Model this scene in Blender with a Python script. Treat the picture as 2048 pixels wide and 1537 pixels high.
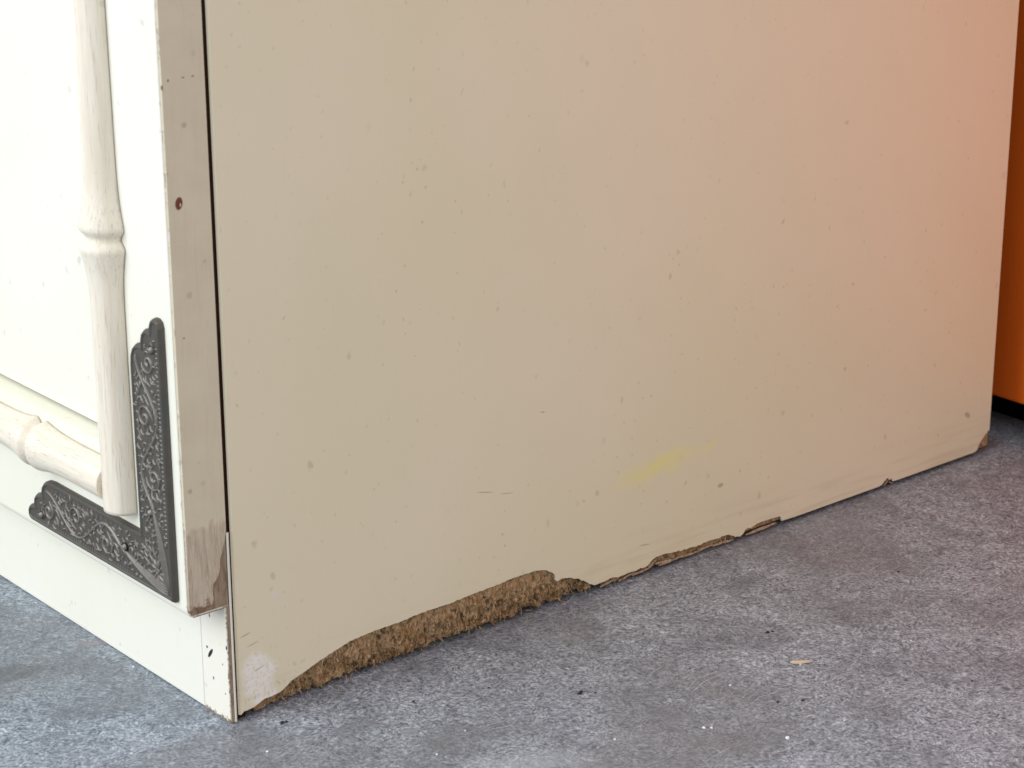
import bpy, bmesh, math, random
from mathutils import Vector, Matrix, noise as mnoise

# ------------------------------------------------------------------ clear
for o in list(bpy.data.objects):
    bpy.data.objects.remove(o)
S = bpy.context.scene
C = S.collection
random.seed(11)
MM = 0.001

# ------------------------------------------------------------------ camera
cam_d = bpy.data.cameras.new('camera')
cam = bpy.data.objects.new('camera', cam_d)
C.objects.link(cam)
r_ = Vector((0.76492157, -0.64411648, -0.00299275))
u_ = Vector((0.21193621, 0.24729222, 0.9454785))
d_ = Vector((0.6082582, 0.72385117, -0.32567076))
m = Matrix((r_, u_, -d_)).transposed().to_4x4()
m.translation = Vector((-0.42572685, -0.66845843, 0.40718329))
cam.matrix_world = m
cam_d.sensor_width = 36.0
cam_d.lens = 80.07
cam_d.clip_start = 0.01
cam_d.clip_end = 60
cam_d.dof.use_dof = True
cam_d.dof.focus_distance = 0.93
cam_d.dof.aperture_fstop = 26
S.camera = cam

# ------------------------------------------------------------------ light
W = bpy.data.worlds.new('World')
S.world = W
W.use_nodes = True
bg = W.node_tree.nodes['Background']
bg.inputs[0].default_value = (0.97, 0.975, 1.0, 1)
bg.inputs[1].default_value = 0.66


def area(name, loc, target, sx, sy, power, col):
    l = bpy.data.lights.new(name, 'AREA')
    l.shape = 'RECTANGLE'
    l.size, l.size_y = sx, sy
    l.energy = power
    l.color = col
    o = bpy.data.objects.new(name, l)
    o.location = loc
    o.rotation_euler = (Vector(target) - Vector(loc)).to_track_quat('-Z', 'Y').to_euler()
    C.objects.link(o)
    return o


# daylight through a wide opening in front of the cabinet's door side
area('daylight_opening', (-2.3, 0.62, 1.35), (0, 0.0, 0.1), 2.6, 2.2, 70, (0.87, 0.945, 1.0))
# weak warm fill lamp, added on the side the camera stands on
area('camera_side_fill', (-0.35, -2.5, 1.7), (0.45, 0, 0.1), 1.8, 1.6, 8, (1.0, 0.95, 0.87))

vs = S.view_settings
vs.view_transform = 'Standard'
vs.look = 'None'
vs.gamma = 1
vs.exposure = 0.18
vs.use_curve_mapping = False
S.render.engine = 'CYCLES'
S.cycles.use_denoising = True
S.cycles.max_bounces = 5
S.cycles.diffuse_bounces = 4
S.cycles.glossy_bounces = 2


# ------------------------------------------------------------------ node helper
class G:
    def __init__(s, name):
        s.m = bpy.data.materials.new(name)
        s.m.use_nodes = True
        s.t = s.m.node_tree
        s.p = s.t.nodes['Principled BSDF']
        s.pos = s.node('ShaderNodeTexCoord').outputs['Object']
        x = s.node('ShaderNodeSeparateXYZ', Vector=s.pos)
        s.x, s.y, s.z = x.outputs

    def node(s, ty, props=None, **ins):
        n = s.t.nodes.new(ty)
        for k, v in (props or {}).items():
            setattr(n, k, v)
        for k, v in ins.items():
            s.set(n.inputs[k.replace('_', ' ')], v)
        return n

    def set(s, sock, v):
        if isinstance(v, bpy.types.NodeSocket):
            s.t.links.new(v, sock)
        elif v is not None:
            if sock.type == 'RGBA' and len(v) == 3:
                v = (*v, 1)
            sock.default_value = v

    def math(s, op, a, b=0.0, c=None, clamp=False):
        n = s.t.nodes.new('ShaderNodeMath')
        n.operation = op
        n.use_clamp = clamp
        s.set(n.inputs[0], a)
        s.set(n.inputs[1], b)
        if c is not None:
            s.set(n.inputs[2], c)
        return n.outputs[0]

    def mul(s, a, b): return s.math('MULTIPLY', a, b)
    def add(s, a, b): return s.math('ADD', a, b)
    def sub(s, a, b): return s.math('SUBTRACT', a, b)
    def mx(s, a, b): return s.math('MAXIMUM', a, b)
    def mn(s, a, b): return s.math('MINIMUM', a, b)

    def step(s, v, lo, hi, a=0.0, b=1.0):
        n = s.node('ShaderNodeMapRange', {'interpolation_type': 'SMOOTHSTEP'})
        s.set(n.inputs['Value'], v)
        for k, q in zip(('From Min', 'From Max', 'To Min', 'To Max'), (lo, hi, a, b)):
            s.set(n.inputs[k], q)
        return n.outputs[0]

    def mix(s, f, a, b, mode='MIX'):
        n = s.t.nodes.new('ShaderNodeMix')
        n.data_type = 'RGBA'
        n.blend_type = mode
        s.set(n.inputs[0], f)
        s.set(n.inputs[6], a)
        s.set(n.inputs[7], b)
        return n.outputs[2]

    def vec(s, x, y, z):
        n = s.t.nodes.new('ShaderNodeCombineXYZ')
        for i, v in enumerate((x, y, z)):
            s.set(n.inputs[i], v)
        return n.outputs[0]

    def map(s, v, scale=(1, 1, 1), loc=(0, 0, 0), rot=(0, 0, 0)):
        n = s.node('ShaderNodeMapping')
        s.set(n.inputs['Vector'], v)
        n.inputs['Scale'].default_value = scale
        n.inputs['Location'].default_value = loc
        n.inputs['Rotation'].default_value = rot
        return n.outputs[0]

    def noise(s, v, scale, detail=4.0, rough=0.55, dist=0.0, out='Fac'):
        return s.node('ShaderNodeTexNoise', Vector=v, Scale=scale, Detail=detail,
                      Roughness=rough, Distortion=dist).outputs[out]

    def vor(s, v, scale, rnd=1.0, feature='F1'):
        return s.node('ShaderNodeTexVoronoi', {'feature': feature}, Vector=v, Scale=scale, Randomness=rnd)

    def ramp(s, f, stops):
        n = s.t.nodes.new('ShaderNodeValToRGB')
        e = n.color_ramp.elements
        while len(e) < len(stops):
            e.new(0.5)
        for el, (p, c) in zip(e, stops):
            el.position = p
            el.color = (*c, 1) if len(c) == 3 else c
        s.set(n.inputs[0], f)
        return n.outputs[0]

    def warp(s, v, scale, amt):
        n = s.node('ShaderNodeTexNoise', Vector=v, Scale=scale, Detail=2.0)
        a = s.t.nodes.new('ShaderNodeVectorMath'); a.operation = 'SUBTRACT'
        s.t.links.new(n.outputs['Color'], a.inputs[0]); a.inputs[1].default_value = (.5, .5, .5)
        b = s.t.nodes.new('ShaderNodeVectorMath'); b.operation = 'SCALE'
        s.t.links.new(a.outputs[0], b.inputs[0]); b.inputs['Scale'].default_value = amt
        c = s.t.nodes.new('ShaderNodeVectorMath'); c.operation = 'ADD'
        s.set(c.inputs[0], v); s.t.links.new(b.outputs[0], c.inputs[1])
        return c.outputs[0]

    def ell(s, pl, v, ca, cb, ra, rb, ang=0.0, soft=0.6):
        """soft ellipse mark in a coordinate plane 'xz', 'yz' or 'xy' of vector v (mm)"""
        n = s.node('ShaderNodeMapping', {'vector_type': 'TEXTURE'})
        s.set(n.inputs['Vector'], v)
        ia, ib = 'xyz'.index(pl[0]), 'xyz'.index(pl[1])
        ic = 3 - ia - ib
        loc, sc, ro = [0, 0, 0], [1e4] * 3, [0, 0, 0]
        loc[ia], loc[ib] = ca * MM, cb * MM
        sc[ia], sc[ib] = ra * MM, rb * MM
        ro[ic] = math.radians(ang) * (-1 if pl == 'xz' else 1)
        n.inputs['Location'].default_value = loc
        n.inputs['Scale'].default_value = sc
        n.inputs['Rotation'].default_value = ro
        l = s.t.nodes.new('ShaderNodeVectorMath'); l.operation = 'LENGTH'
        s.t.links.new(n.outputs[0], l.inputs[0])
        m_ = s.node('ShaderNodeMapRange')
        s.set(m_.inputs['Value'], l.outputs['Value'])
        m_.inputs['From Min'].default_value = 1.0
        m_.inputs['From Max'].default_value = 1.0 - soft * .75
        return m_.outputs[0]

    def bump(s, h, strength, dist=0.001):
        n = s.node('ShaderNodeBump', Strength=strength, Distance=dist, Height=h)
        return n.outputs[0]

    def done(s, col=None, rough=None, normal=None, spec=None, metal=None):
        if col is not None: s.set(s.p.inputs['Base Color'], col)
        if rough is not None: s.set(s.p.inputs['Roughness'], rough)
        if normal is not None: s.set(s.p.inputs['Normal'], normal)
        if spec is not None: s.set(s.p.inputs['Specular IOR Level'], spec)
        if metal is not None: s.set(s.p.inputs['Metallic'], metal)
        return s.m


def specks(g, v, scale, thr, rmax, soft=0.045, rmin=.03):
    """fly-speck flecks of the antique paint: random cells, random size, ragged outline"""
    vo = g.vor(v, scale)
    rc = g.node('ShaderNodeSeparateColor', Color=vo.outputs['Color'])
    on = g.math('GREATER_THAN', rc.outputs[0], thr)
    size = g.add(g.mul(g.math('POWER', rc.outputs[1], 2.0), rmax), rmin)
    d = g.sub(vo.outputs['Distance'], size)
    return g.mul(g.mul(g.step(d, soft, -soft), on), g.add(g.mul(rc.outputs[2], .75), .25))


def paint(name, base, kind):
    g = G(name)
    big = g.noise(g.pos, 7, 3, .5)
    mid = g.noise(g.pos, 45, 4, .6)
    v = base
    col = g.mix(g.mul(g.step(big, .35, .68), .8), v, tuple(c * f for c, f in zip(base, (.955, .965, .90))))
    col = g.mix(g.mul(g.step(mid, .5, .75), .16), col, tuple(c * f for c, f in zip(base, (.93, .92, .90))))
    brush = g.noise(g.map(g.pos, (500, 500, 40)), 1, 3, .6)
    col = g.mix(g.mul(g.step(brush, .5, .8), .10), col, tuple(c * .86 for c in base))
    fleck = tuple(c * f for c, f in zip(base, (.60, .555, .49)))
    sv = g.warp(g.map(g.pos, (1, 1, .8), rot=(0, .35, 0)), 260, .0042)
    if kind == 'side':
        dens = g.step(big, .36, .60)
        sp = g.mx(specks(g, sv, 78, .12, .066), g.mx(specks(g, g.map(sv, loc=(.3, .1, .7)), 135, .10, .085),
                  g.mul(specks(g, g.map(sv, loc=(.8, .4, .2)), 230, .2, .12), .75)))
        sp = g.mul(sp, g.add(g.mul(dens, .55), .45))
        col = g.mix(g.mul(sp, .68), col, fleck)
    else:
        sp = g.mx(specks(g, sv, 90, .5, .10), g.mul(specks(g, g.map(sv, loc=(.3, .1, .7)), 170, .45, .13), .7))
        col = g.mix(g.mul(sp, .5), col, fleck)
    rough = g.add(g.mul(mid, .12), .38)
    h = g.add(g.mul(mid, .3), g.mul(brush, .15))
    if kind == 'side':
        X, Z = g.x, g.z
        wv = g.warp(g.pos, 90, .010)
        yel = g.mx(g.ell('xz', wv, 219, 50, 33, 7.0, 6, 1.33), g.mul(g.ell('xz', wv, 251, 52, 7, 3, 15, .9), .45))
        yel = g.mul(yel, g.add(g.mul(g.noise(g.map(g.pos, (1, 1, 3)), 160, 3), .9), .25))
        col = g.mix(g.mul(yel, 1.0), col, (.86, .80, .27))
        wh = g.mx(g.ell('xz', wv, 7.6, 17.0, 9.0, 11.0, 0, .5), g.ell('xz', wv, 11.0, 7.0, 6.5, 4.5, 0, .5))
        grit = g.step(g.noise(g.pos, 600, 3), .36, .5)
        col = g.mix(g.mul(g.mul(wh, grit), .98), col, (.93, .90, .85))
        dirt = g.mul(g.step(Z, .034, .004), g.step(g.noise(g.pos, 330, 5, .7), .54, .70))
        dirt = g.mul(dirt, g.step(X, .06, .02))
        col = g.mix(g.mul(dirt, .5), col, (.30, .23, .14))
        low = g.mul(g.step(Z, .03, .0), g.step(g.noise(g.map(g.pos, (20, 20, 260)), 1, 3), .45, .7))
        col = g.mix(g.mul(low, .30), col, (.52, .40, .24))
        lt = g.ell('xz', g.pos, 60.4, 247, 3.4, .45, 3)
        for q in ((58, 246.2, 1.0, .7, 0), (17.3, 47.8, 2.0, 2.4, 30), (18.6, 44.9, .9, .9, 0), (410.2, 125, 1.4, 2.6, 0),
                  (49, 211, 1.2, 1.0, 20), (99, 121.7, .7, .7, 0), (253.2, 101.3, 1.0, 1.7, 0), (266.9, 101.9, 1.0, 1.2, 0),
                  (95, 150, .3, 3.0, 8), (26, 40, .5, 1.1, 0), (300, 21, 2.2, .4, 10),
                  (160.6, 12.0, .7, 1.6, 15), (446, 4, 1.6, 3.0, 30), (300, 2.6, 1.0, 1.2, 0), (378, 2.5, 1.2, 1.2, 0), (392, 2.4, 2.8, .7, 0), (415, 2.2, 2.4, .6, 0)):
            lt = g.mx(lt, g.ell('xz', g.pos, *q))
        col = g.mix(g.mul(lt, .8), col, (.80, .75, .68))
        dk = g.ell('xz', g.pos, 211.9, 14.8, 4.0, .35, -8)
        for q in ((3.2, 35.2, 3.0, .38, 10), (6.2, 30.5, 3.4, .3, 12), (9, 19.6, 3.2, .35, 14), (152.4, 90.5, 1.6, .4, -10),
                  (121.4, 63, 5.5, .3, -14), (133, 59.5, 4.5, .25, -10), (447, 88, .4, 2.0, -12), (431, 24, 3.0, 1.6, -35), (258, 31, 2.2, 1.3, 0)):
            dk = g.mx(dk, g.ell('xz', g.pos, *q))
        col = g.mix(g.mul(dk, .48), col, (.24, .17, .09))
    if kind == 'front':
        ed = g.noise(g.map(g.pos, (1, 1, .35)), 520, 4, .7)
        wear = g.step(g.add(g.mul(g.sub(g.y, .0018), -420), g.mul(g.sub(ed, .5), 3.4)), .45, .95)
        col = g.mix(wear, col, g.mix(ed, (.30, .22, .14), (.60, .53, .43)))
    if kind == 'block':
        dk = g.ell('yz', g.pos, 12.4, 25.7, 3.2, .9, -52, .3)
        for q in ((14.6, 27.6, .8, .7, 0), (.9, 32, .5, 1.2, 0), (11.8, 41.8, .5, 1.0, 0), (11.2, 44.4, .6, 1.2, 0), (11, 15.7, .6, .8, 0), (4, 24, .4, .5, 0), (3, 12, .5, .4, 0)):
            dk = g.mx(dk, g.ell('yz', g.pos, *q))
        col = g.mix(dk, col, (.02, .018, .016))
        ed = g.noise(g.pos, 480, 4, .7)
        wear = g.mx(g.step(g.add(g.mul(g.z, -420), g.mul(ed, 5.0)), 1.4, 2.2),
                    g.step(g.add(g.mul(g.y, -900), g.mul(ed, 3.0)), .9, 1.5))
        col = g.mix(wear, col, (.27, .18, .11))
    nrm = g.bump(h, .12, .0006)
    return g.done(col, rough, nrm, .35)


CREAM = (.83, .76, .575)
M_side = paint('cream_paint_side', CREAM, 'side')
M_front = paint('cream_paint_door', (.82, .79, .70), 'front')
M_plain = paint('cream_paint_plinth', (.82, .79, .70), 'plain')
M_block = paint('cream_paint_corner_post', (.82, .78, .69), 'block')


def mat_edge():
    """door edge: cream paint above, worn to bare grey-brown wood at the bottom"""
    g = G('door_edge_paint_worn')
    n1 = g.noise(g.pos, 60, 4, .6)
    col = g.mix(g.step(n1, .3, .7), (.71, .64, .485), (.665, .595, .45))
    st = g.noise(g.map(g.pos, (420, 420, 26)), 1, 4, .65, .6)
    col = g.mix(g.mul(g.step(st, .5, .75), .16), col, (.46, .38, .27))
    sp = g.mx(specks(g, g.pos, 90, .55, .2), specks(g, g.map(g.pos, loc=(.5, .2, .1)), 170, .5, .2))
    col = g.mix(g.mul(sp, .55), col, (.36, .29, .2))
    gr = g.noise(g.map(g.pos, (700, 700, 60)), 1, 5, .7, 1.1)
    wood = g.ramp(gr, [(.26, (.25, .18, .12)), (.40, (.46, .375, .275)), (.54, (.58, .50, .39)), (.75, (.68, .61, .50))])
    zz = g.add(g.z, g.mul(g.sub(g.noise(g.map(g.pos, (160, 160, 60)), 1, 4, .7), .5), .022))
    bare = g.step(zz, .0860, .0810)
    col = g.mix(g.mul(bare, g.step(g.noise(g.map(g.pos, (300, 300, 120)), 1, 4, .7), .30, .52, .45, .95)), col, wood)
    ed = g.noise(g.map(g.pos, (1, 1, .3)), 520, 4, .7)
    we = g.step(g.add(g.mul(g.add(g.x, .0194), -520), g.mul(g.sub(ed, .5), 4.4)), .7, 1.4)
    col = g.mix(g.mul(we, .6), col, g.mix(g.step(g.noise(g.pos, 300, 3), .45, .55), (.78, .74, .66), (.28, .20, .13)))
    chip = g.mul(g.ell('xz', g.pos, -16.2, 207.4, 1.7, 2.6, -8, .3), g.sub(1.0, g.ell('xz', g.pos, -15.6, 206.8, .28, .8, 0, .4)))
    for q in ((-18.0, 251.2, .5, .7, 0), (-20.5, 249, .5, 1.2, 0), (-17, 158, .4, .5, 0), (-12, 251.5, .8, .3, 0), (-8, 251.5, .8, .3, 0)):
        chip = g.mx(chip, g.mul(g.ell('xz', g.pos, *q), .8))
    col = g.mix(chip, col, (.17, .06, .03))
    red = g.mul(g.step(g.add(g.z, g.mul(g.noise(g.pos, 350, 4), -.010)), .0497, .0470), .9)
    col = g.mix(red, col, (.20, .10, .06))
    h = g.add(g.mul(gr, bare), g.mul(st, .3))
    return g.done(col, .6, g.bump(h, .4, .0008), .3)


def mat_rawwood(name, a, b, c):
    g = G(name)
    gr = g.noise(g.map(g.pos, (500, 500, 90)), 1, 5, .7, .7)
    col = g.ramp(gr, [(.3, a), (.5, b), (.72, c)])
    return g.done(col, .8, g.bump(gr, .5, .001), .2)


def mat_core():
    """broken chipboard: matted brown strands"""
    g = G('broken_chipboard')
    w = g.warp(g.pos, 120, .006)
    a = g.noise(g.map(w, (900, 900, 260)), 1, 5, .75, .8)
    b = g.noise(g.map(w, (230, 230, 160)), 1, 4, .65)
    col = g.ramp(a, [(.30, (.050, .026, .012)), (.42, (.31, .19, .09)), (.52, (.57, .39, .225)), (.74, (.80, .62, .42))])
    col = g.mix(g.step(b, .42, .7), col, g.mix(.6, col, (.30, .15, .05)))
    col = g.mix(g.mul(g.step(b, .47, .33), .8), col, (.05, .026, .012))  # noise patches paint in the shade of pockets between strands
    return g.done(col, .9, g.bump(a, .8, .0015), .15)


def mat_oak():
    """bamboo-turned moulding: cream glaze over open-pored wood, grain along local Z"""
    g = G('cream_glazed_turned_wood')
    pores = g.noise(g.map(g.pos, (1500, 1500, 70)), 1, 3, .6, .3)
    band = g.noise(g.map(g.pos, (260, 260, 18)), 1, 4, .6, .4)
    col = g.mix(g.step(band, .38, .68), (.80, .735, .62), (.735, .65, .53))
    col = g.mix(g.mul(g.step(pores, .55, .70), .48), col, (.44, .35, .25))
    col = g.mix(g.mul(specks(g, g.pos, 150, .6, .2), .3), col, (.40, .33, .24))
    return g.done(col, .6, g.bump(pores, .3, .0006), .25)


def mat_metal(name, worn):
    g = G(name)
    n = g.noise(g.pos, 160, 4, .65)
    f = g.noise(g.pos, 900, 4, .7)
    if worn:
        col = g.mix(n, (.175, .157, .135), (.29, .265, .235))
        rough = g.add(g.mul(f, .25), .30)
    else:
        col = g.mix(n, (.080, .071, .060), (.135, .121, .104))
        green = g.step(g.noise(g.map(g.pos, loc=(.2, .5, .1)), 55, 3), .52, .68)
        col = g.mix(g.mul(green, .45), col, (.075, .095, .088))
        scr = g.mul(g.step(g.z, .0775, .0762), 0.0)
        rough = g.add(g.mul(f, .3), .36)
    col = g.mix(g.mul(g.step(f, .62, .72), .25), col, (.30, .29, .27))
    return g.done(col, rough, g.bump(f, .25, .0004), .5, .55)


def mat_floor():
    g = G('smooth_grey_concrete')
    P = g.map(g.pos, (1, 1, 1), (0, 0, 0), (0, 0, math.radians(40)))
    W1 = g.warp(P, 70, .010)
    grain = g.noise(W1, 760, 2, .6)
    swirl = g.noise(W1, 230, 4, .72, .5)
    fine = g.add(g.mul(grain, .62), g.mul(swirl, .38))
    mid = g.noise(P, 34, 4, .62, .4)
    big = g.noise(P, 9, 3, .55)
    base = g.ramp(fine, [(.34, (.060, .070, .088)), (.44, (.180, .206, .244)), (.51, (.280, .317, .366)), (.57, (.375, .419, .476)), (.67, (.64, .69, .74))])
    base = g.mix(g.mul(g.step(mid, .44, .66), .44), base, (.120, .130, .152))
    base = g.mix(g.mul(g.step(mid, .47, .22), .28), base, (.43, .46, .50))
    base = g.mix(g.mul(g.step(big, .45, .62), .42), base, (.165, .170, .180))
    # trowel scratches and pale scuffs
    sc = None
    wsc = g.warp(g.pos, 22, .034)
    msk = g.node('ShaderNodeSeparateColor', Color=g.noise(g.pos, 16, 1, .5, 0, 'Color'))
    for k, (a, sx, off) in enumerate(((15, 900, 0), (-38, 1100, 4), (72, 1000, 8))):
        v = g.map(wsc, (22, sx, 1), (off, off, 0), (0, 0, math.radians(a)))
        q = g.mul(g.step(g.noise(v, 1, 1, .5), .66, .74), g.step(msk.outputs[k], .51, .63))
        sc = q if sc is None else g.mx(sc, q)
    base = g.mix(g.mul(sc, .42), base, (.60, .63, .66))
    # white and dark grains
    wsp = specks(g, g.pos, 130, .80, .16)
    base = g.mix(g.mul(wsp, .55), base, (.56, .57, .59))
    dsp = g.mx(specks(g, g.map(g.pos, loc=(.6, .2, .9)), 110, .72, .16), 0.0)
    base = g.mix(g.mul(dsp, .5), base, (.055, .06, .07))
    # named marks on this floor: oily patches, a rusty print, a long pale scrape
    wv = g.warp(g.pos, 60, .022)
    pt = g.mul(g.ell('xy', wv, -47, 92, 16, 10, -20, .7), .5)
    pt = g.mx(pt, g.mul(g.ell('xy', wv, 236, -35, 14, 9, 0, .9), .4))
    pt = g.mx(pt, g.mul(g.ell('xy', wv, 196, -70, 10, 5, -40, .9), .35))
    base = g.mix(pt, base, (.10, .108, .115))
    base = g.mix(g.mul(g.ell('xy', wv, -11, 100, 7, 6, 0, .9), .35), base, (.30, .24, .22))
    lp = g.mul(g.ell('xy', wv, 62, -98, 30, 12, -40, .9), .35)
    base = g.mix(lp, base, (.45, .49, .54))
    rust = g.step(big, .55, .72)
    base = g.mix(g.mul(rust, .10), base, (.25, .20, .18))
    rough = g.add(g.mul(fine, .25), .42)
    h = g.add(fine, g.mul(sc, -.3))
    return g.done(base, rough, g.bump(h, .35, .0008), .45)


def simple(name, col, rough=.7, spec=.3, var=.12, scale=120):
    g = G(name)
    n = g.noise(g.pos, scale, 4, .6)
    c = g.mix(n, tuple(q * (1 - var) for q in col), tuple(min(1, q * (1 + var)) for q in col))
    return g.done(c, rough, g.bump(n, .2, .0005), spec)


M_edge = mat_edge()
M_rawdark = mat_rawwood('bare_dark_wood', (.06, .035, .02), (.19, .115, .065), (.32, .21, .13))
M_rawpost = mat_rawwood('bare_edge_wood', (.13, .085, .055), (.32, .235, .165), (.46, .37, .28))
M_groove = simple('dark_groove', (.030, .012, .007), .9, .1)
M_back = simple('unseen_brown_hardboard', (.085, .045, .026), .8, .2)
M_core = mat_core()
M_fibre = mat_rawwood('chipboard_strands', (.13, .07, .03), (.44, .28, .15), (.74, .56, .37))
M_flake = mat_rawwood('torn_veneer', (.16, .10, .06), (.40, .29, .19), (.60, .47, .34))
M_oak = mat_oak()
M_metal = mat_metal('dark_antiqued_metal', False)
M_metalworn = mat_metal('rubbed_metal_relief', True)
M_holeshade = simple('rivet_hole_shade', (.012, .011, .010), .8, .2)  # black colour for the painted shade round the rivets
M_floor = mat_floor()
M_orange = simple('orange_paint', (.95, .17, .016), .6, .1, .05, 30)
M_gapshade = simple('black_gap_shade', (.004, .004, .004), .95, .02)  # black that paints the shade in the gap under the orange piece
M_splint = simple('pale_splinter_wood', (.62, .47, .33), .8, .2, .2, 600)
M_white = simple('white_crumb', (.80, .81, .83), .8, .3, .05)
M_dark = simple('dark_crumb', (.025, .025, .03), .8, .3)
M_lint = simple('pale_lint', (.55, .57, .62), 1.0, .1)


# ------------------------------------------------------------------ mesh helpers (mm in, metres out)
def obj(name, verts, faces, mat, parent=None, smooth=False, mats=None, fm=None):
    me = bpy.data.meshes.new(name)
    me.from_pydata([(x * MM, y * MM, z * MM) for x, y, z in verts], [], faces)
    bm = bmesh.new(); bm.from_mesh(me)
    bmesh.ops.recalc_face_normals(bm, faces=bm.faces)
    bm.to_mesh(me); bm.free()
    for mt in (mats or [mat]):
        me.materials.append(mt)
    if fm:
        for p, i in zip(me.polygons, fm):
            p.material_index = i
    for p in me.polygons:
        p.use_smooth = smooth
    o = bpy.data.objects.new(name, me)
    C.objects.link(o)
    if parent: o.parent = parent
    return o


def bev_obj(name, bm, mat, parent, bevels, smooth=False):
    """bevels: list of (test(edge midpoint mm, dir) -> bool, width mm, segments)"""
    for test, w, seg in bevels:
        es = [e for e in bm.edges if test((e.verts[0].co + e.verts[1].co) / 2, (e.verts[1].co - e.verts[0].co).normalized())]
        bmesh.ops.bevel(bm, geom=es, offset=w, segments=seg, affect='EDGES', profile=.5)
    bmesh.ops.recalc_face_normals(bm, faces=bm.faces)
    bmesh.ops.scale(bm, vec=(MM,) * 3, verts=bm.verts)
    me = bpy.data.meshes.new(name); bm.to_mesh(me); bm.free()
    me.materials.append(mat)
    for p in me.polygons: p.use_smooth = smooth
    o = bpy.data.objects.new(name, me); C.objects.link(o)
    if parent: o.parent = parent
    return o


def bm_box(x0, x1, y0, y1, z0, z1):
    bm = bmesh.new()
    v = [bm.verts.new(p) for p in ((x0, y0, z0), (x1, y0, z0), (x1, y1, z0), (x0, y1, z0), (x0, y0, z1), (x1, y0, z1), (x1, y1, z1), (x0, y1, z1))]
    for f in ((0, 3, 2, 1), (4, 5, 6, 7), (0, 1, 5, 4), (1, 2, 6, 5), (2, 3, 7, 6), (3, 0, 4, 7)):
        bm.faces.new([v[i] for i in f])
    return bm


def bm_prism(poly, to3, h0, h1):
    bm = bmesh.new()
    a = [bm.verts.new(to3(p, h0)) for p in poly]
    b = [bm.verts.new(to3(p, h1)) for p in poly]
    bm.faces.new(a[::-1]); bm.faces.new(b)
    n = len(poly)
    for i in range(n):
        bm.faces.new((a[i], a[(i + 1) % n], b[(i + 1) % n], b[i]))
    return bm


def tube(V, F, pts, radii, sides=5):
    base = len(V)
    n = len(pts)
    for i, p in enumerate(pts):
        t = (pts[min(i + 1, n - 1)] - pts[max(i - 1, 0)]).normalized()
        a = t.orthogonal().normalized(); b = t.cross(a)
        for k in range(sides):
            an = 2 * math.pi * k / sides
            q = p + (a * math.cos(an) + b * math.sin(an)) * radii[i]
            V.append(tuple(q))
    for i in range(n - 1):
        for k in range(sides):
            k2 = (k + 1) % sides
            F.append((base + i * sides + k, base + i * sides + k2, base + (i + 1) * sides + k2, base + (i + 1) * sides + k))
    F.append(tuple(base + k for k in range(sides))[::-1])
    F.append(tuple(base + (n - 1) * sides + k for k in range(sides)))


def tag(o, label=None, cat=None, kind=None, group=None):
    if label: o['label'] = label
    if cat: o['category'] = cat
    if kind: o['kind'] = kind
    if group: o['group'] = group
    return o


def nz(x, y=0.0, z=0.0):
    return mnoise.noise(Vector((x, y, z)))


# ------------------------------------------------------------------ floor
fl = obj('floor', [(-3000, -3000, 0), (3000, -3000, 0), (3000, 3000, 0), (-3000, 3000, 0)], [(0, 1, 2, 3)], M_floor)
tag(fl, 'smooth mottled blue-grey concrete floor with scratches', 'floor', 'structure')

# ------------------------------------------------------------------ orange furniture piece behind
op = bpy.data.objects.new('orange_cupboard', None)
op.location = (.478, 0, 0)
C.objects.link(op)
tag(op, 'orange painted flat front over a gap whose shade is painted in by a black block, just behind the cream cabinet', 'cupboard')
bev_obj('body', bm_box(0, 380, -350, 420, 17.8, 900), M_orange, op, [(lambda c, d: True, 1.5, 2)])
obj_b = bev_obj('base', bm_box(22, 370, -330, 400, 0, 17.5), M_gapshade, op, [])  # black block standing in for the shaded gap underneath

# ------------------------------------------------------------------ cabinet
cab = bpy.data.objects.new('cabinet', None)
C.objects.link(cab)
tag(cab, 'worn cream painted cabinet with bamboo-style door trim, dark metal corner bracket and chipped bottom edge', 'cabinet')
TOP = 720

# --- side panel: painted skin with the broken lower outline
chip = [(-.3, 2.6), (2.5, 2.4), (5.5, 2.7), (8, 3.6), (10.8, 4.8), (14, 4.7), (18, 5.2), (20.5, 6.4), (23.5, 8.4), (27.3, 9.4), (31, 10.6), (37, 12.2), (44, 13.6), (51.7, 15.0), (60, 15.5),
        (66.6, 15.7), (76.7, 15.6), (84, 16.2), (92, 16.4), (102.4, 16.2), (110, 16.7), (118.3, 17.0), (129.1, 17.2), (136, 17.9),
        (142.8, 17.8), (149, 17.5), (153.9, 16.4), (157.6, 15.8), (159.6, 14.2), (160.0, 11.4), (161.2, 10.8), (163.8, 11.4), (168, 10.4), (173.8, 8.0),
        (178, 5.3), (182, 2.4), (184.2, 2.0), (188, 2.9), (192.8, 3.4), (194.6, 2.4), (196.5, .9), (199, 1.0), (203.2, 2.2), (208, 2.6), (213.7, 2.8), (215.8, 4.4),
        (218.8, 6.0), (222, 5.9), (227.4, 5.4), (234, 4.6), (240, 4.4), (246.1, 3.9), (251, 4.6), (257.2, 4.2), (261, 4.4), (265.2, 3.7), (269, 1.9), (271.7, 1.2),
        (273.5, 1.5), (275, 3.6), (276.5, 4.0), (278.5, 3.5), (283, 4.6), (288, 4.7), (293, 4.5), (297.6, 4.2), (298.6, 3.6), (299.1, 1.5), (310, 1.2), (340, 1.1), (366, 1.0),
        (369, 1.6), (371.5, 3.6), (373.3, 4.4), (374.2, 2.6), (376, 3.2), (376.8, 1.4), (386, 1.1), (400, 1.2), (425, 1.0), (438, 1.0), (440.5, 1.8), (441.5, 4.2), (444, 6.8), (445.5, 8.4), (447.2, 9.2), (449.4, 11.5)]
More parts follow.
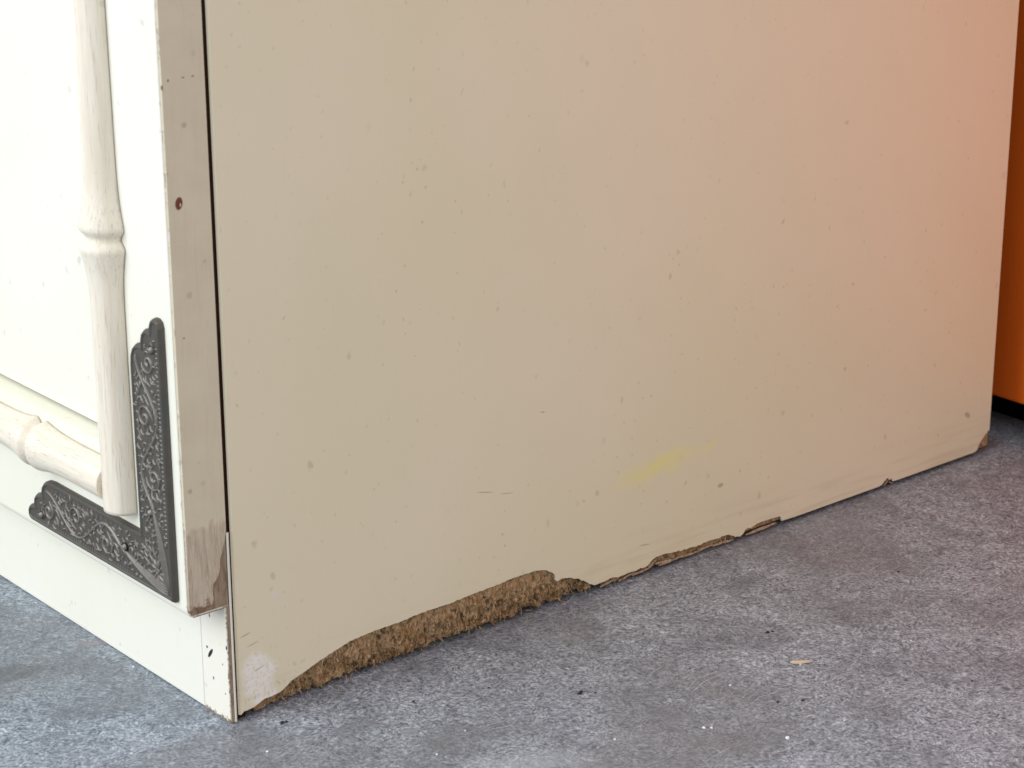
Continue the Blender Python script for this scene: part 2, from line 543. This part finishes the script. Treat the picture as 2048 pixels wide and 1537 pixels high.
chip = [(x, z + (1.6 * min(1, max(0, (x - 30) / 25)) * min(1, max(0, (158 - x) / 4))) + (max(0, 3.0 - z) * .85 if 181 < x < 268 else 0)) for x, z in chip]
fine = []
for (x0, z0), (x1, z1) in zip(chip, chip[1:]):
    n = max(1, int(math.hypot(x1 - x0, z1 - z0) / 1.2))
    for k in range(n):
        t = k / n
        x, z = x0 + (x1 - x0) * t, z0 + (z1 - z0) * t
        amp = .34 if (20 < x < 170) else (.6 if 170 < x < 275 else .10)
        fine.append((x, max(2.4, 1.2 + z + amp * nz(x * .9, 3.1) + amp * .6 * nz(x * 2.7, 9.3)) if x > 0 else z))
fine.append(chip[-1])
out = fine + [(449.4, TOP), (-.3, TOP)]
V, F = [], []
n = len(out)
for i, (x, z) in enumerate(out):
    V.append((x, 0, z))
for i, (x, z) in enumerate(out):
    xx = -1.1 if x < 0 else (450.0 if x > 449.3 else x)
    V.append((xx, .85, z + (0.0 if z > 100 or x < 0 else .12)))
F.append(tuple(range(n)))
for i in range(n):
    F.append((i, (i + 1) % n, n + (i + 1) % n, n + i))
F.append(tuple(range(n, 2 * n))[::-1])
skin = obj('side_panel', V, F, M_side, cab)
skin['label'] = 'speckled cream painted side with broken lower edge and yellow smear'

# chipboard core under the skin, crumbled along the bottom
V, F = [], []
NX, NZ = 760, 34
for j in range(NZ + 1):
    for i in range(NX + 1):
        x = -.9 + (449.6 + .9) * i / NX
        dam = min(1, max(0, (x - 4) / 26)) * min(1, max(0, (200 - x) / 20))
        dam2 = min(1, max(0, (x - 190) / 8)) * min(1, max(0, (275 - x) / 8)) * .45
        dm = max(dam, dam2, .05)
        zlow = .3 + dm * (.7 + 1.0 * nz(x * .16, 1.7) + .9 * nz(x * .6, 5.5) + .8 * nz(x * 1.7, 2.2))
        zlow = max(1.3, zlow + 1.2) if dm > .1 else 3.4
        t = j / NZ
        z = zlow + (24 - zlow) * t
        low = max(0, 1 - z / 15)
        rough = (1.7 * nz(x * .17, 0, z * .14) + 1.5 * nz(x * .5, 2, z * .30) + 1.4 * nz(x * 1.2, 4, z * .5) + 1.0 * nz(x * 2.6, 9, z * .7))
        y = 1.0 + dm * (max(0, .9 + 1.25 * rough) * (.30 + 1.15 * min(1, low * 1.5)) + 1.6 * low ** 3)
        V.append((x, y, z))
for j in range(NZ):
    for i in range(NX):
        a = j * (NX + 1) + i
        F.append((a, a + 1, a + NX + 2, a + NX + 1))
# underside back to the inner face
b0 = len(V)
for i in range(NX + 1):
    x, y, z = V[i]
    V.append((x, 15.5, z + 1.2))
for i in range(NX):
    F.append((i, i + 1, b0 + i + 1, b0 + i))
core = obj('chipboard_core', V, F, M_core, skin, smooth=False)
core['label'] = 'crumbling brown chipboard laid bare along the bottom'

# loose strands
V, F = [], []
for k in range(170):
    x = random.uniform(18, 186) if random.random() < .86 else random.uniform(196, 268)
    ztop = 15 * min(1, max(.15, (x - 14) / 40)) if x < 160 else (9 if x < 180 else 3.2)
    z = random.uniform(1.0, max(1.4, ztop))
    p = Vector((x, 1.5 + random.uniform(-.3, .9) + 2.0 * max(0, 1 - z / 15) ** 3, z))
    ln = random.uniform(.8, 3.2) * (1 if x < 190 else .5)
    d = Vector((random.gauss(0, .55), random.gauss(-.28, .22), -1 + random.gauss(0, .5))).normalized()
    bend = Vector((random.gauss(0, .9), random.gauss(0, .25), random.gauss(0, .5)))
    pts = [p + d * ln * t + bend * ln * t * t * .6 for t in (0, .35, .7, 1)]
    for q in pts:
        q.z = max(q.z, .25); q.y = max(q.y, .35)
    r0 = random.uniform(.08, .20) if random.random() < .8 else random.uniform(.25, .42)
    tube(V, F, pts, [r0, r0, r0 * .8, r0 * .4], 4)
st = obj('wood_strands', V, F, M_fibre, skin)
st['kind'] = 'stuff'

# thin flakes of veneer lifted along the lower edge
V, F = [], []
for x0, L, z0, tilt, th in ((186, 8, 1.9, .14, .9), (197, 9, 1.6, .16, .8), (205, 10, 2.0, .05, .9), (214.5, 5, 3.0, .5, 1.3), (219, 13, 3.6, -.10, 1.1), (221, 8, 2.2, .0, .8), (231, 12, 2.8, -.06, 1.0),
                         (240, 9, 2.0, .05, .8), (245, 10, 2.6, .04, .9), (255, 9, 2.2, .02, 1.0), (262, 6, 1.7, .05, .8), (276, 20, 1.9, .03, 1.2), (371, 3, 1.8, .6, .7), (374.6, 3, 2.8, -.6, .6)):
    b = len(V); K = 7
    for k in range(K + 1):
        t = k / K
        x = x0 + L * t; zc = z0 + tilt * L * t + .25 * nz(x * 1.3, 8.1)
        w = th * (.35 + .65 * math.sin(math.pi * min(1, max(0, .08 + .9 * t)))) * (1 + .35 * nz(x * 2.1, 3))
        yo = .35 + .35 * nz(x * .7, 2.2)
        for yy, zz in ((yo, zc - w / 2), (yo + .15, zc + w / 2), (yo + .55, zc + w / 2), (yo + .5, zc - w / 2)):
            V.append((x, yy, max(.3, zz)))
    for k in range(K):
        for q in range(4):
            q2 = (q + 1) % 4
            F.append((b + k * 4 + q, b + k * 4 + q2, b + k * 4 + 4 + q2, b + k * 4 + 4 + q))
    F.append((b, b + 1, b + 2, b + 3)); F.append((b + K * 4 + 3, b + K * 4 + 2, b + K * 4 + 1, b + K * 4))
obj('veneer_flakes', V, F, M_flake, skin)['kind'] = 'stuff'

# --- carcass behind
bev_obj('carcass', bm_box(3, 447, 15.8, 520, 3, TOP - 4), M_plain, cab, [])

bev_obj('unseen_back_board', bm_box(447.2, 449.2, 17, 518, 2, TOP - 4), M_back, cab, [])  # unseen dark back, added to dim the gap before the orange piece

# --- corner post: foot block below the door, slim stile behind it above
def post_poly():
    return [(-5.0, .0), (-5.0, 48.8), (-2.3, 48.8), (-2.3, .0)]


bm = bm_prism(post_poly(), lambda p, h: (p[0], h, p[1]), .35, 18.0)
# worn foot: lift and round the outer bottom corner
post = bev_obj('corner_post', bm, M_block, cab, [
    (lambda c, d: abs(c.y - .35) < .01 and abs(d.z) > .9 and c.x < -4.9, .5, 2),
    (lambda c, d: c.z < 1 and c.x < -4.8 and abs(d.y) > .9, 1.0, 3)])
# bare wood side of the post, white bead, dark groove
bev_obj('worn_edge', bm_box(-4.6, -3.25, .05, .34, .9, 49.3), M_rawpost, post, [(lambda c, d: abs(d.z) > .9, .1, 1)])
bev_obj('bead', bm_box(-3.2, -2.3, -.35, .34, .6, 79), M_plain, post, [(lambda c, d: abs(d.z) > .9 and c.y < 0, .3, 2)])
bev_obj('groove_foot', bm_box(-2.28, 2.5, 1.3, 15, .8, 49.3), M_groove, post, [])
bev_obj('groove_backing', bm_box(-3.1, 2.5, 1.3, 15, 49.4, TOP), M_groove, post, [])

# --- plinth board
bev_obj('plinth', bm_box(-4.7, 12, 18.9, 520, .4, 56), M_plain, cab, [(lambda c, d: c.x < -4 and c.z < 1, .5, 2), (lambda c, d: c.x < -4 and abs(d.z) > .9, .25, 1)])

# --- door: L-shaped visible corner of the frame, with recessed field
poly = [(.75, 49.0), (.75, TOP), (58.6, TOP), (58.6, 104.3), (520, 104.3), (520, 49.0)]
bm = bm_prism(poly, lambda p, h: (h, p[0], p[1]), -21.4, -3.25)
door = bev_obj('door', bm, M_front, cab, [
    (lambda c, d: c.x < -21 and c.z < 49.5 and abs(d.y) > .9, 3.2, 4),
    (lambda c, d: c.x < -21 and abs(c.y - .75) < .1 and abs(d.z) > .9, .9, 2),
    (lambda c, d: c.x < -21 and abs(c.z - 104.3) < .1 and abs(d.y) > .9, 1.0, 2),
    (lambda c, d: c.x < -21 and abs(c.y - 58.6) < .1 and abs(d.z) > .9, 1.0, 2)])
bev_obj('recessed_field', bm_box(-14.2, -8, 59.4, 516, 105.6, TOP - 2), M_plain, door, [])
bev_obj('field_backing', bm_box(-7.8, -4.5, 50, 516, 100, TOP - 2), M_groove, door, [])

# applied edge strip, chipped at its foot
es = [(-20.6, 51.6), (-20.0, 50.8), (-19.4, 52.6), (-18.6, 53.6), (-17.8, 52.8), (-17.0, 51.0), (-15.6, 50.2), (-14.2, 50.0), (-13.4, 51.4), (-12.6, 52.2), (-11.6, 51.4), (-10.8, 52.4),
      (-10.1, 54.0), (-10.4, 57.4), (-10.0, 60.2), (-8.6, 61.4), (-7.4, 63.0), (-6.6, 66.0), (-6.4, 69.5), (-5.4, 71.5), (-4.6, 74.5), (-3.9, 77), (-3.2, 79.5), (-3.15, TOP), (-20.6, TOP)]
rag = []
for i, (a, b) in enumerate(es):
    c = es[(i + 1) % len(es)]
    L = math.hypot(c[0] - a, c[1] - b)
    k = max(1, int(L / .8)) if b < 90 and c[1] < 90 else 1
    for q in range(k):
        t = q / k
        rag.append((a + (c[0] - a) * t + (.16 * nz(a + t * 3, b + t * 5) if q else 0), b + (c[1] - b) * t + (.16 * nz(b + t * 7, a) if q else 0)))
V = [(x, 0.0, z) for x, z in rag] + [(x - (.5 if x < -20.5 else 0), .72, z) for x, z in rag]
n = len(rag)
F = [tuple(range(n))] + [(i, (i + 1) % n, n + (i + 1) % n, n + i) for i in range(n)]
strip = obj('edge_strip', V, F, M_edge, door)
strip['label'] = 'door edge worn to bare wood near its foot'
bev_obj('bare_end', bm_box(-20.0, -3.5, .45, .70, 49.8, 90), M_rawpost, door, [])
bev_obj('bare_foot', bm_box(-18.6, -3.7, .9, 17, 48.6, 48.96), M_rawdark, door, [])


# --- bamboo-turned mouldings (built along local Z, resting on the door face, -X outwards)
def rod(name, prof, loc, rot):
    V, F = [], []
    K = 28
    for s, r in prof:
        for k in range(K + 1):
            an = math.pi * k / K
            V.append((-r * math.sin(an) - .35, r * math.cos(an), s))
    for i in range(len(prof) - 1):
        for k in range(K):
            a = i * (K + 1) + k
            F.append((a, a + 1, a + K + 2, a + K + 1))
        F.append((i * (K + 1), i * (K + 1) + K, (i + 1) * (K + 1) + K, (i + 1) * (K + 1)))
    F.append(tuple(range(K + 1)))
    F.append(tuple((len(prof) - 1) * (K + 1) + k for k in range(K + 1))[::-1])
    o = obj(name, V, F, M_oak, cab, smooth=True)
    for p in o.data.polygons:
        if len(p.vertices) > 4 or abs(p.normal.x) > .99: p.use_smooth = len(p.vertices) == 4 and p.normal.x < 0
    o.location = [c * MM for c in loc]
    o.rotation_euler = rot
    return o


def bamboo(s0, s1, nodes, rbase, rnode):
    prof = []
    N = 360
    for i in range(N + 1):
        s = s0 + (s1 - s0) * i / N
        r = rbase(s)
        for c in nodes:
            d = s - c
            ad = abs(d)
            fl = math.exp(-((max(0, ad - 4.2)) / 8.5) ** 1.35)       # flare into the knuckle
            r = r + (rnode - rbase(s)) * fl
            notch = math.exp(-(ad / 2.0) ** 2)
            r -= 2.5 * notch
            if 2.0 < ad < 5.2: r += .25 * math.sin((ad - 2.0) / 3.2 * math.pi)
        prof.append((s, r))
    return prof


rod('bamboo_moulding', bamboo(0, 500, [107.3, 330], lambda s: 8.1 - .9 * min(1, max(0, (s - 110) / 90)) + .2 * max(0, 1 - s / 60), 10.9),
    (-21.4, 40.6, 81.4), (0, 0, 0))
rod('bamboo_moulding', bamboo(0, 430, [55, 230], lambda s: 8.2, 10.3),
    (-21.4, 47.0, 90.2), (math.radians(-90), 0, 0))

# --- corner bracket
BO_Y, BO_Z, BX = 5.6, 53.8, -21.45
arm = [(107.5, .0), (109.6, .7), (110.6, 2.4), (110.6, 4.6), (109.6, 6.6), (107.4, 7.6), (105.2, 7.9), (105.3, 9.4), (104.8, 11.6), (103.2, 13.3), (100.6, 14.1), (98.4, 14.3),
       (98.5, 15.8), (97.8, 18.2), (96.0, 20.3), (93.0, 21.7), (89.0, 22.2)]
loop = [(1.2, 0)] + arm + [(22.2, 22.2)] + [(b, a) for a, b in reversed(arm)] + [(0, 1.2)]


def inset(pts, d):
    res = []
    n = len(pts)
    for i in range(n):
        p0, p1, p2 = Vector(pts[i - 1]), Vector(pts[i]), Vector(pts[(i + 1) % n])
        a = (p1 - p0).normalized(); b = (p2 - p1).normalized()
        na, nb = Vector((-a.y, a.x)), Vector((-b.y, b.x))
        nn = na + nb
        nn = nn / max(.55, nn.length) / max(.5, nn.length) * 2 if nn.length > .3 else na
        q = p1 + nn * d * (1 if nn.length < 2.2 else 2.2 / nn.length)
        res.append((q.x, q.y))
    return res


rings = [(loop, 0.0), (loop, .9), (inset(loop, .55), 2.0), (inset(loop, 1.0), 2.55), (inset(loop, 1.6), 2.6), (inset(loop, 2.1), 2.15)]
V, F = [], []
for pts, h in rings:
    for a, b in pts:
        V.append((BX - h, BO_Y + b, BO_Z + a))
n = len(loop)
for i in range(len(rings) - 1):
    for k in range(n):
        F.append((i * n + k, i * n + (k + 1) % n, (i + 1) * n + (k + 1) % n, (i + 1) * n + k))
F.append(tuple((len(rings) - 1) * n + k for k in range(n)))
F.append(tuple(range(n))[::-1])
br = obj('corner_bracket', V, F, M_metal, cab)
br['label'] = 'dark antiqued metal corner plate with scrolls and scalloped ends'

# relief
RV, RF = [], []


def stroke(pts, w0, w1, h=.5, mirror=True):
    """raised line on the plate; pts are (a along arm, b across)"""
    for mir in ((False, True) if mirror else (False,)):
        base = len(RV)
        n = len(pts)
        for i, p in enumerate(pts):
            q0, q1 = Vector(pts[max(0, i - 1)]), Vector(pts[min(n - 1, i + 1)])
            t = (q1 - q0)
            t = t.normalized() if t.length > 1e-6 else Vector((1, 0))
            nr = Vector((-t.y, t.x))
            f = i / (n - 1)
            w = (w0 + (w1 - w0) * f) * (1 if 0 < i < n - 1 else .5)
            for kk, (s, hh) in enumerate(((-1, 0), (-.6, .75), (0, 1), (.6, .75), (1, 0))):
                q = Vector(p) + nr * s * w
                a, b = (q.x, q.y) if not mir else (q.y, q.x)
                RV.append((BX - 2.12 - 1.45 * h * hh * (1 if 0 < i < n - 1 else .5), BO_Y + b, BO_Z + a))
        for i in range(n - 1):
            for k in range(4):
                RF.append((base + i * 5 + k, base + i * 5 + k + 1, base + (i + 1) * 5 + k + 1, base + (i + 1) * 5 + k))


def spiral(c, r0, r1, a0, turns, n=22):
    return [(c[0] + (r0 + (r1 - r0) * (i / n) ** .8) * math.cos(a0 + turns * 2 * math.pi * i / n),
             c[1] + (r0 + (r1 - r0) * (i / n) ** .8) * math.sin(a0 + turns * 2 * math.pi * i / n)) for i in range(n + 1)]


used = []
vine = [(a, 11.2 + 6.3 * math.sin(2 * math.pi * (a - 36) / 46)) for a in [36 + 58 * i / 46 for i in range(47)]]
stroke(vine, .75, .4, .6)
used += vine[::2]
for c, s0, t in (((47.5, 9.3), 1.7, 1.45), ((70.5, 13.4), -1.5, 1.45), ((92.5, 9.0), 1.7, 1.3)):
    sp = spiral(c, 5.6 if c[0] < 90 else 4.6, .6, s0, t if c[1] < 12 else t)
    stroke(sp, .35, .75, .6)
    used += sp
    for k in range(7):                                    # fan of leaf lobes round the scroll
        an = s0 + .5 + k * .55
        p = (c[0] + 5.4 * math.cos(an), c[1] + 5.4 * math.sin(an))
        e = (c[0] + 8.8 * math.cos(an + .5), c[1] + 8.8 * math.sin(an + .5))
        mi = (c[0] + 7.6 * math.cos(an + .12), c[1] + 7.6 * math.sin(an + .12))
        if all(2.8 < q[1] < 19.6 and q[0] < 103 for q in (p, e, mi)):
            stroke([p, mi, e], .7, .2, .5); used += [p, e]
# fan of long reeds sweeping from the corner to the inner rivet
for k in range(4):
    b0 = 2.6 + k * 1.1
    reed = [(4 + 36 * t, b0 + (12.5 - k * 1.6) * t ** (1.9 - .12 * k) * .95) for t in [i / 14 for i in range(15)]]
    stroke(reed, .42, .26, .5)
    used += reed[::2]
# corner flower
for k in range(9):
    an = 2 * math.pi * k / 9 + .2
    c = (10.2, 10.2)
    stroke([(c[0] + r * math.cos(an + .08 * r), c[1] + r * math.sin(an + .08 * r)) for r in (1.3, 2.4, 3.6, 4.7)], .35, .85, .6, False)
stroke([(10.2 + .9 * math.cos(t * .8), 10.2 + .9 * math.sin(t * .8)) for t in range(9)], .4, .4, .6, False)
for a0, b0 in ((15, 15), (17.5, 12.6), (19, 17.5)):
    stroke([(a0 - 2, b0 - 1.5), (a0, b0), (a0 + 2.4, b0 + .4)], .3, .6, .5)
# milled edge ticks
for i in range(44):
    a = 24 + i * 1.75
    if a < 101:
        stroke([(a, 2.35), (a + .25, 3.0), (a + .1, 3.7)], .42, .3, .4)
    if 26 < a < 88 and i % 2:
        stroke([(a, 19.9), (a + .3, 19.2), (a, 18.6)], .45, .3, .35)
# small background curls
cnt = 0
for k in range(2600):
    a, b = random.uniform(14, 102), random.uniform(3.8, 18.8)
    if a < 24 and b < 24 and (a - 10) ** 2 + (b - 10) ** 2 < 60: continue
    if b > 12 and a > 90 or b > 6.5 and a > 98: continue
    if any((a - u) ** 2 + (b - v) ** 2 < 2.6 for u, v in used): continue
    an = random.uniform(0, 6.3); L = random.uniform(1.5, 3.0); tw = random.choice((-1, 1)) * random.uniform(.5, 1.6)
    pts = [(a, b)]
    for q in range(4):
        pts.append((pts[-1][0] + L / 3 * math.cos(an), pts[-1][1] + L / 3 * math.sin(an))); an += tw / 2
    stroke(pts, .30, .50, .48)
    used += pts[::2]
    cnt += 1
rel = obj('scroll_relief', RV, RF, M_metalworn, br, smooth=True)
# bolts of the plate
for a, b in ((98.5, 5.6), (33.2, 12.8)):
    for mir in (False, True):
        ca, cb = (a, b) if not mir else (b, a)
        V, F, FM = [], [], []
        K = 16
        for rr, hh in ((1.75, .72), (1.3, .74)):
            for k in range(K):
                t = 2 * math.pi * k / K
                V.append((BX - 2.1 - hh, BO_Y + cb + rr * math.cos(t), BO_Z + ca + rr * math.sin(t)))
        for k in range(K):
            F.append((k, (k + 1) % K, K + (k + 1) % K, K + k)); FM.append(1)  # flat ring painted black as the shade of a hole round the rivet
        for j in range(1, 5):
            t2 = j / 5 * math.pi / 2
            for k in range(K):
                t = 2 * math.pi * k / K
                V.append((BX - 2.8 - 1.0 * math.sin(t2), BO_Y + cb + 1.25 * math.cos(t2) * math.cos(t), BO_Z + ca + 1.25 * math.cos(t2) * math.sin(t)))
        for j in range(1, 5):
            for k in range(K):
                F.append((j * K + k, j * K + (k + 1) % K, (j + 1) * K + (k + 1) % K, (j + 1) * K + k)); FM.append(0)
        F.append(tuple(5 * K + k for k in range(K))); FM.append(0)
        obj('rivet', V, F, None, br, smooth=True, mats=[M_metalworn, M_holeshade], fm=FM)


# ------------------------------------------------------------------ litter on the floor
def crumb(V, F, x, y, r, flat=.6):
    base = len(V)
    pts = []
    for j, (hh, rr) in enumerate(((0, .8), (.5, 1.0), (1.0, .55))):
        for k in range(6):
            t = 2 * math.pi * k / 6 + j * .4
            q = r * rr * random.uniform(.7, 1.25)
            V.append((x + q * math.cos(t), y + q * math.sin(t), .02 + hh * r * flat * 1.6))
    for j in range(2):
        for k in range(6):
            F.append((base + j * 6 + k, base + j * 6 + (k + 1) % 6, base + (j + 1) * 6 + (k + 1) % 6, base + (j + 1) * 6 + k))
    F.append(tuple(base + 12 + k for k in range(6)))
    F.append(tuple(base + k for k in range(6))[::-1])


# splinter: a thin tapered sliver with a split end
V, F = [], []
p0, p1 = Vector((196.9, -102.0, .7)), Vector((203.4, -107.8, 1.1))
ax = (p1 - p0); sd = Vector((ax.y, -ax.x, 0)).normalized()
prof = [(0, .25, .5), (.08, .75, .9), (.3, .95, 1.1), (.6, .85, 1.0), (.85, .6, .8), (1, .15, .3)]
for t, w, h in prof:
    c = p0 + ax * t + sd * .35 * math.sin(t * 4)
    for s, hh in ((-1, 0), (-.8, .7), (.1, 1), (.9, .6), (1, 0)):
        V.append(tuple(c + sd * w * s + Vector((0, 0, h * hh - .5))))
for i in range(len(prof) - 1):
    for k in range(4):
        F.append((i * 5 + k, i * 5 + k + 1, (i + 1) * 5 + k + 1, (i + 1) * 5 + k))
    F.append((i * 5, i * 5 + 4, (i + 1) * 5 + 4, (i + 1) * 5))
F.append(tuple(range(5))); F.append(tuple(25 + k for k in range(5))[::-1])
sp = obj('wood_splinter', V, F, M_splint)
tag(sp, 'small pale wood splinter lying on the open concrete floor', 'splinter')

V, F = [], []
for k in range(46):
    c = Vector((207.2 + random.gauss(0, 1.6), -111.0 + random.gauss(0, 1.5), .25 + abs(random.gauss(0, .5))))
    pts = [c]
    d = Vector((random.gauss(0, 1), random.gauss(0, 1), random.gauss(0, .3))).normalized()
    for q in range(4):
        d = (d + Vector((random.gauss(0, .6), random.gauss(0, .6), random.gauss(0, .25)))).normalized()
        nx = pts[-1] + d * .7; nx.z = max(.08, nx.z); pts.append(nx)
    tube(V, F, pts, [.06] * 5, 3)
hair = [Vector((197.4 + 16 * t + 1.5 * math.sin(t * 3), -101.2 - 2.0 * t + 3.0 * math.sin(t * 2.6) * (t - .2), .2 + .5 * math.sin(t * 3.1))) for t in [i / 10 for i in range(11)]]
tube(V, F, hair, [.09] * 11, 3)
ln = obj('lint_tuft', V, F, M_lint)
tag(ln, 'tiny grey fluff and a stray hair beside the wood splinter', 'lint')

V, F = [], []
for x, y, r in ((148.8, -145.9, .95), (130.7, -119.4, .7), (132.9, -121.3, .65), (163.9, -100.5, .5), (-6.9, -27.3, .6), (-5.5 - 2, 67.5, .55), (206, -96, .45), (199, -105.5, .4),
                (98.6, -104.2, .5), (60, -62, .4), (-60, 40, .4), (250, -120, .4), (40, -70, .5), (176, -150, .4), (-30, 10, .35)):
    crumb(V, F, x, y, r)
tag(obj('pale_grit', V, F, M_white), 'white crumbs of grit scattered on the concrete floor', 'grit', 'stuff')
V, F = [], []
for x, y, r in ((114, -67.1, 1.0), (115.6, -66.2, .6), (119, -70.6, .5), (10.6, -11.7, 1.0), (12.2, -12.0, .7), (210.7, -76, .9), (213.0, -76.6, .6), (176.2, -128, .7), (167.8, -122.6, .6), (90, -40, .5), (300, -70, .6), (60, -30, .5), (240, -160, .5)):
    crumb(V, F, x, y, r, .45)
tag(obj('dark_grit', V, F, M_dark), 'dark crumbs of dirt scattered on the concrete floor', 'grit', 'stuff')

V, F = [], []
for k in range(70):
    crumb(V, F, random.choice((random.uniform(25, 185), random.uniform(40, 150), random.uniform(200, 270))), -abs(random.gauss(0, 3.0)) - .3, random.uniform(.15, .42), .5)
tag(obj('chipboard_crumbs', V, F, M_core), 'brown chipboard crumbs fallen along the broken cabinet edge', 'crumbs', 'stuff')
